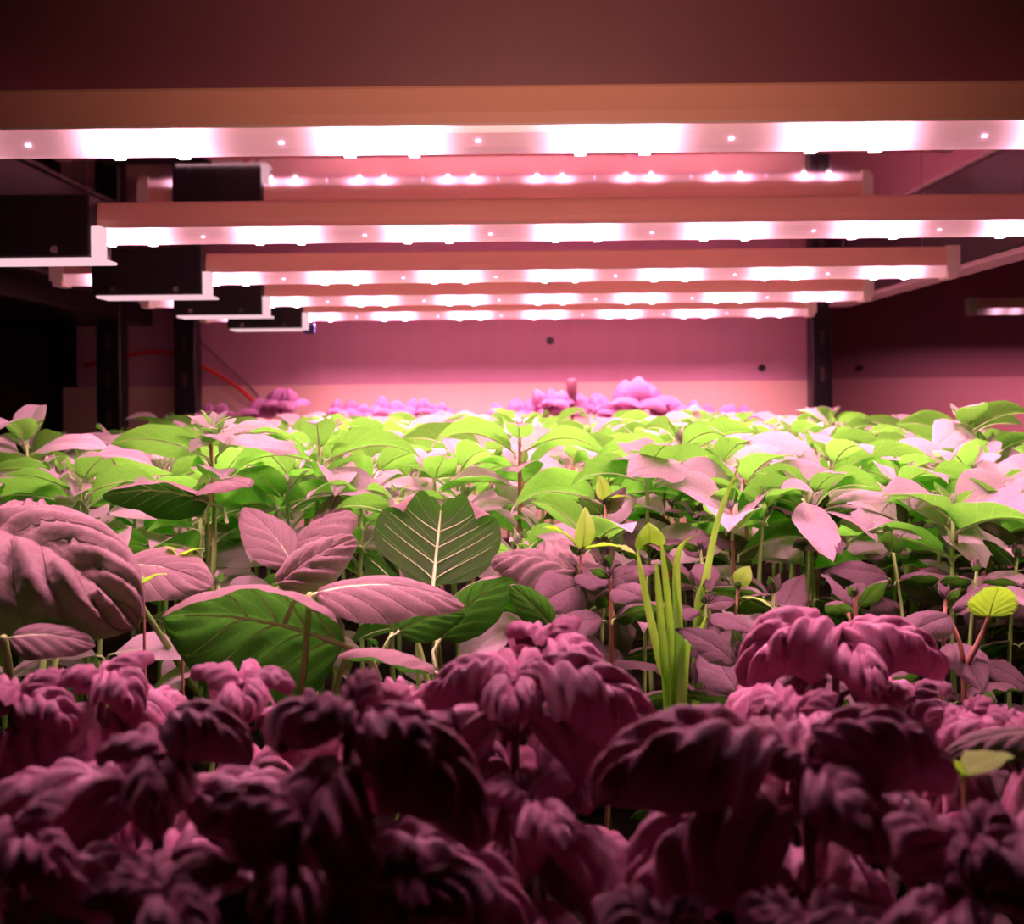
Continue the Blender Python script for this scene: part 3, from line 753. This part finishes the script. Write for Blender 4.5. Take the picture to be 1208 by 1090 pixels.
for i in range(400):
    x = rr.uniform(0.06, 0.60); y = rr.uniform(0.53, 0.90)
    if abs(x-0.10) < 0.035 and y < 0.60: continue
    if any((x-a)**2+(y-b)**2 < 0.042**2 for a, b in pts_used): continue
    pts_used.append((x, y))
    z = ZC - rr.uniform(0.115, 0.165) + (y-0.6)*0.12 - max(0, 0.60-y)*0.5
    herb(Vector((x, y, z)), 'low crinkled herb in the shadowed gap at lower right', 'low crinkled herbs in the dark gap', rr.uniform(0.04, 0.056), 100+i, 5)

for i in range(300):
    x = rr.uniform(-0.60, 0.03); y = rr.uniform(0.71, 0.92)
    if any((x-a)**2+(y-b)**2 < 0.055**2 for a, b in pts_used): continue
    if -0.13 < x < 0.03 and y < 0.76: continue
    pts_used.append((x, y))
    green_plant((x, y, ZC-rr.uniform(0.115, 0.165)+(y-0.6)*0.12), 'low seedling in the shade between the broad-leaved plants', 'low seedlings among the broad leaves', rr.uniform(0.05, 0.068), rr.random()*3, 5, 700+i, gap=0.03, elev=0.3)

# scalloped seedling
t = thing('scalloped_seedling', 'seedling with one round scalloped lime leaf on a hairy red stalk at right', 'plant', (P(1135, 800, 0.58).x, 0.58, TRAY-0.002))
stem(t, P(1135, 790, 0.58), 0.0022, 'redstem', 0.002)
stem(t, P(1166, 727, 0.585), 0.0018, 'redstem', 0.001, name='petiole', start=P(1135, 790, 0.58))
stem(t, P(1118, 728, 0.59), 0.0014, 'redstem', 0.002, name='petiole', start=P(1135, 780, 0.58))
scal = leaf_mesh('scalloped_leaf', lm, W=1.35, a=0.7, b=0.48, lift=0.0, droop=0.5, fold=0.12, cup=0.15, pucker=0.03, nveins=5, slant=0.6, serr=0.18, nser=11, nu=26, nv=44, rib=0.02, seed=4)
span(scal, t, P(1166, 728, 0.585), P(1178, 692, 0.575), (0.05, 1, 0.8), 'scalloped_leaf')
span(mint[1], t, P(1118, 728, 0.59), P(1068, 752, 0.56), (0.1, -0.6, 1), sx=0.9)
# tiny round seedlings
for px, py, d, lab, s in [(168, 688, 0.60, 'tiny seedling with one round green leaf left of centre, beside the pale flat leaf', 0.9), (212, 658, 0.66, 'tiny round-leaved seedling under the long dark green leaf', 1.0),
                       (1135, 915, 0.37, 'young lime seedling with two leaves under the long pale leaf at the right edge', 1.2)]:
    b = P(px, py, d); t = thing('sprout', lab, 'plant', (b.x, d, TRAY-0.002)); stem(t, b, 0.0012, 'redstem', 0.003)
    span(lime[2], t, b, b+Vector((0.017*s, 0, 0.006*s)), (0, 0.1, 1), sx=1.5); span(lime[2], t, b, b+Vector((-0.013*s, 0.002, 0.008*s)), (0, 0.2, 1), sx=1.4)
# grass
def blade_mesh(pts, w0):
    mb = MB(); P_ = [Vector(p) for p in pts]; n = len(P_)*5; vs, uv = [], []
    for i in range(n+1):
        f = i/n*(len(P_)-1); k = min(int(f), len(P_)-2); tt = f-k
        a, b = P_[max(k-1, 0)], P_[k]; c, d = P_[k+1], P_[min(k+2, len(P_)-1)]
        p = 0.5*((2*b)+(c-a)*tt+(2*a-5*b+4*c-d)*tt*tt+(3*b-a-3*c+d)*tt**3)
        w_ = w0*(0.55+0.45*min(1, 3*i/n))*(1-(i/n)**3)
        yaw = 0.7*math.sin(i/n*3)
        s = Vector((math.cos(yaw), math.sin(yaw), 0))
        vs += [p-s*w_, p+Vector((0, 0.0012, 0)), p+s*w_]; uv += [(0, i/n), (0.5, i/n), (1, i/n)]
    fs = []
    for i in range(n):
        for j in (0, 1): fs.append((i*3+j, i*3+j+1, i*3+j+4, i*3+j+3))
    return mb.add(vs, fs, 0, uv)
M['blade'] = leaf_mat('grass_blade', (0.40, 0.72, 0.14), (0.32, 0.62, 0.08), (0.34, 0.85, 0.05), (0.35, 0.6, 0.1), (0.4, 0.7, 0.15), 1, 0.0, tmix=0.5, bump=0.1)
g0 = P(792, 850, 0.575); g0.z = TRAY-0.002
t = thing('grass_clump', 'clump of bright green grass blades rising from the dark gap', 'grass', g0)
for L in [[(790, 830), (778, 780), (760, 700), (750, 645)], [(795, 830), (792, 770), (785, 690), (778, 630)], [(798, 830), (800, 760), (797, 680), (802, 645), (825, 628)],
          [(788, 835), (782, 770), (776, 700), (773, 662)], [(800, 835), (803, 780), (797, 720), (793, 670)], [(806, 780), (818, 760), (832, 728)]]:
    pts = [Vector((g0.x, g0.y, g0.z))]+[P(x, y, 0.575) for x, y in L]
    pts = [p-g0 for p in pts]
    link('blade', blade_mesh(pts, 0.0046).mesh('blade', M['blade'], True), t)
g1 = P(818, 750, 0.66); g1.z = TRAY-0.002
t = thing('tall_grass', 'single tall grass blade leaning right above the clump', 'grass', g1)
pts = [Vector((0, 0, 0))]+[P(x, y, 0.66)-g1 for x, y in [(822, 740), (832, 680), (847, 610), (872, 546)]]
link('blade', blade_mesh(pts, 0.0050).mesh('blade', M['blade'], True), t)

# --- the crowded canopy behind
def canopy(d):
    xs = [0.7, 0.8, 0.95, 1.1, 1.3, 1.6, 2.0]; zs = [-0.092, -0.077, -0.066, -0.060, -0.056, -0.049, -0.040]
    return float(np.interp(d, xs, zs))
rr = random.Random(5); used = []
cnt = 0
bands = [(1.0, 'green seedling in the front rows of the crowded canopy under the second lamp', 'seedlings under the second lamp'),
         (1.35, 'green seedling in the crowded canopy below the third lamp', 'seedlings below the third lamp'),
         (1.7, 'blurred green seedling in the crowded canopy below the fourth lamp', 'seedlings below the fourth lamp'),
         (3.0, 'blurred green seedling in the rear rows in front of the back sheet', 'seedlings in the rear rows')]
for i in range(6000):
    y = rr.uniform(0.74, 1.84); x = rr.uniform(-0.64, 0.64)
    if abs(x) > 0.57*y+0.06: continue
    sp = 0.074 + 0.016*(y-0.8)
    if x < -0.0 and y < 0.80 or (-0.13 < x < 0.05 and y < 0.87): continue
    if any((x-a)**2+(y-b)**2 < sp*sp for a, b in used): continue
    used.append((x, y)); cnt += 1
    z = ZC+canopy(y)-abs(rr.gauss(0, 0.009))
    lab, grp = next((l, g) for lim, l, g in bands if y < lim)
    green_plant((x, y, z), lab, grp, rr.uniform(0.078, 0.1), rr.random()*3.14, 5 if y < 1.4 else 4, 1000+i, stemmat='redstem' if i % 4 == 0 else 'stem')
print('canopy plants', cnt)
# purple basil in the back row
spec = [(330, 474, 32), (308, 484, 30), (405, 482, 26), (430, 486, 24), (460, 484, 32), (490, 480, 26), (510, 482, 22), (598, 484, 26), (620, 486, 30), (650, 472, 28), (668, 482, 34), (700, 478, 30),
        (722, 484, 24), (752, 474, 44), (785, 482, 26), (808, 480, 24), (845, 486, 24), (868, 488, 26), (250, 486, 24)]
for i, (px, py, wpx) in enumerate(spec):
    d = 1.88+0.03*(i % 3); top = P(px, py, d); size = wpx/FPX*d*1.15
    r2 = random.Random(i)
    base = Vector((top.x, top.y, TRAY-0.002))
    big = px == 752
    t = thing('purple_basil', 'round upright purple leaf rising highest in the back row' if big else 'magenta basil in the back row before the lit back sheet', 'plant', base, None if big else 'purple basil in the back row')
    stem(t, top, 0.0025, 'pstem', 0.003, i)
    if big: span(farp[0], t, top-Vector((0, 0, 0.02)), top+Vector((0.002, 0.006, 0.052)), (0, -1, 0.3), sx=1.15)
    for k in range(5):
        yy = r2.random()*0.6 + k*1.26
        put(farp[k % 3], t, top-Vector((0, 0, 0.01)), dirv(yy, 0.1), (0, 0, 1), size*r2.uniform(0.9, 1.2))
    for k in range(2):
        put(farp[k], t, top+Vector(((k-0.5)*size*0.6, -0.004*k, -0.016)), (r2.uniform(-.5, .5), 0.2, 1), (0, -1, 0.2), size*r2.uniform(0.75, 1.0))
q = P(674, 492, 1.9)
t = thing('basil_stub', 'dark purple flower stub standing up in the back row', 'plant', (q.x, 1.9, TRAY-0.002))
link('stem', MB().tube([(0, 0, 0), (0, 0, q.z-TRAY), (0, 0, P(674, 470, 1.9).z-TRAY)], [0.003, 0.003, 0.009], 8).mesh('stem', M['pstem'], True), t)
link('flower_head', MB().tube([(0, 0, P(674, 474, 1.9).z-TRAY), (0, 0, P(674, 460, 1.9).z-TRAY), (0, 0, P(674, 449, 1.9).z-TRAY), (0, 0, P(674, 445, 1.9).z-TRAY)], [0.009, 0.011, 0.012, 0.007], 9).mesh('flower_head', [M['pstem']], True), t)

# places within two crowds, told by their order from the left as seen from the aisle
ORD = ['leftmost', 'second', 'third', 'fourth', 'fifth', 'sixth', 'seventh', 'eighth', 'ninth', 'tenth', 'eleventh', 'twelfth', 'thirteenth', 'fourteenth', 'fifteenth', 'sixteenth', 'seventeenth',
       'eighteenth', 'nineteenth'] + ['twentieth'] + ['twenty-' + w for w in ('first', 'second', 'third', 'fourth', 'fifth', 'sixth', 'seventh', 'eighth', 'ninth')] + ['thirtieth'] + ['thirty-' + w for w in
       ('first', 'second', 'third', 'fourth', 'fifth', 'sixth', 'seventh', 'eighth', 'ninth')]
def number(grp, rows, txt):
    ms = [o for o in C.objects if o.get('group') == grp]
    for lo, hi, row in rows:
        r_ = sorted([o for o in ms if lo <= o.location.y < hi], key=lambda o: o.location.x/o.location.y)
        for i, o in enumerate(r_):
            if i < len(ORD): o['label'] = txt % (ORD[i] + ('' if i == 0 else ' from the left'), row)
number('seedlings under the second lamp', [(0, 0.85, 'front row'), (0.85, 0.92, 'second row'), (0.92, 1.01, 'third row')], 'green canopy seedling under the second lamp, %s in the %s')
number('low crinkled herbs in the dark gap', [(0, 0.62, 'front row'), (0.62, 0.70, 'second row'), (0.70, 0.79, 'third row'), (0.79, 1, 'back row')], 'low crinkled herb in the lower right gap, %s of its %s')
number('low seedlings among the broad leaves', [(0, 0.74, 'front row'), (0.74, 0.83, 'middle row'), (0.83, 1, 'back row')], 'shaded low seedling among the broad leaves, %s of its %s')
print('objects', len(bpy.data.objects))
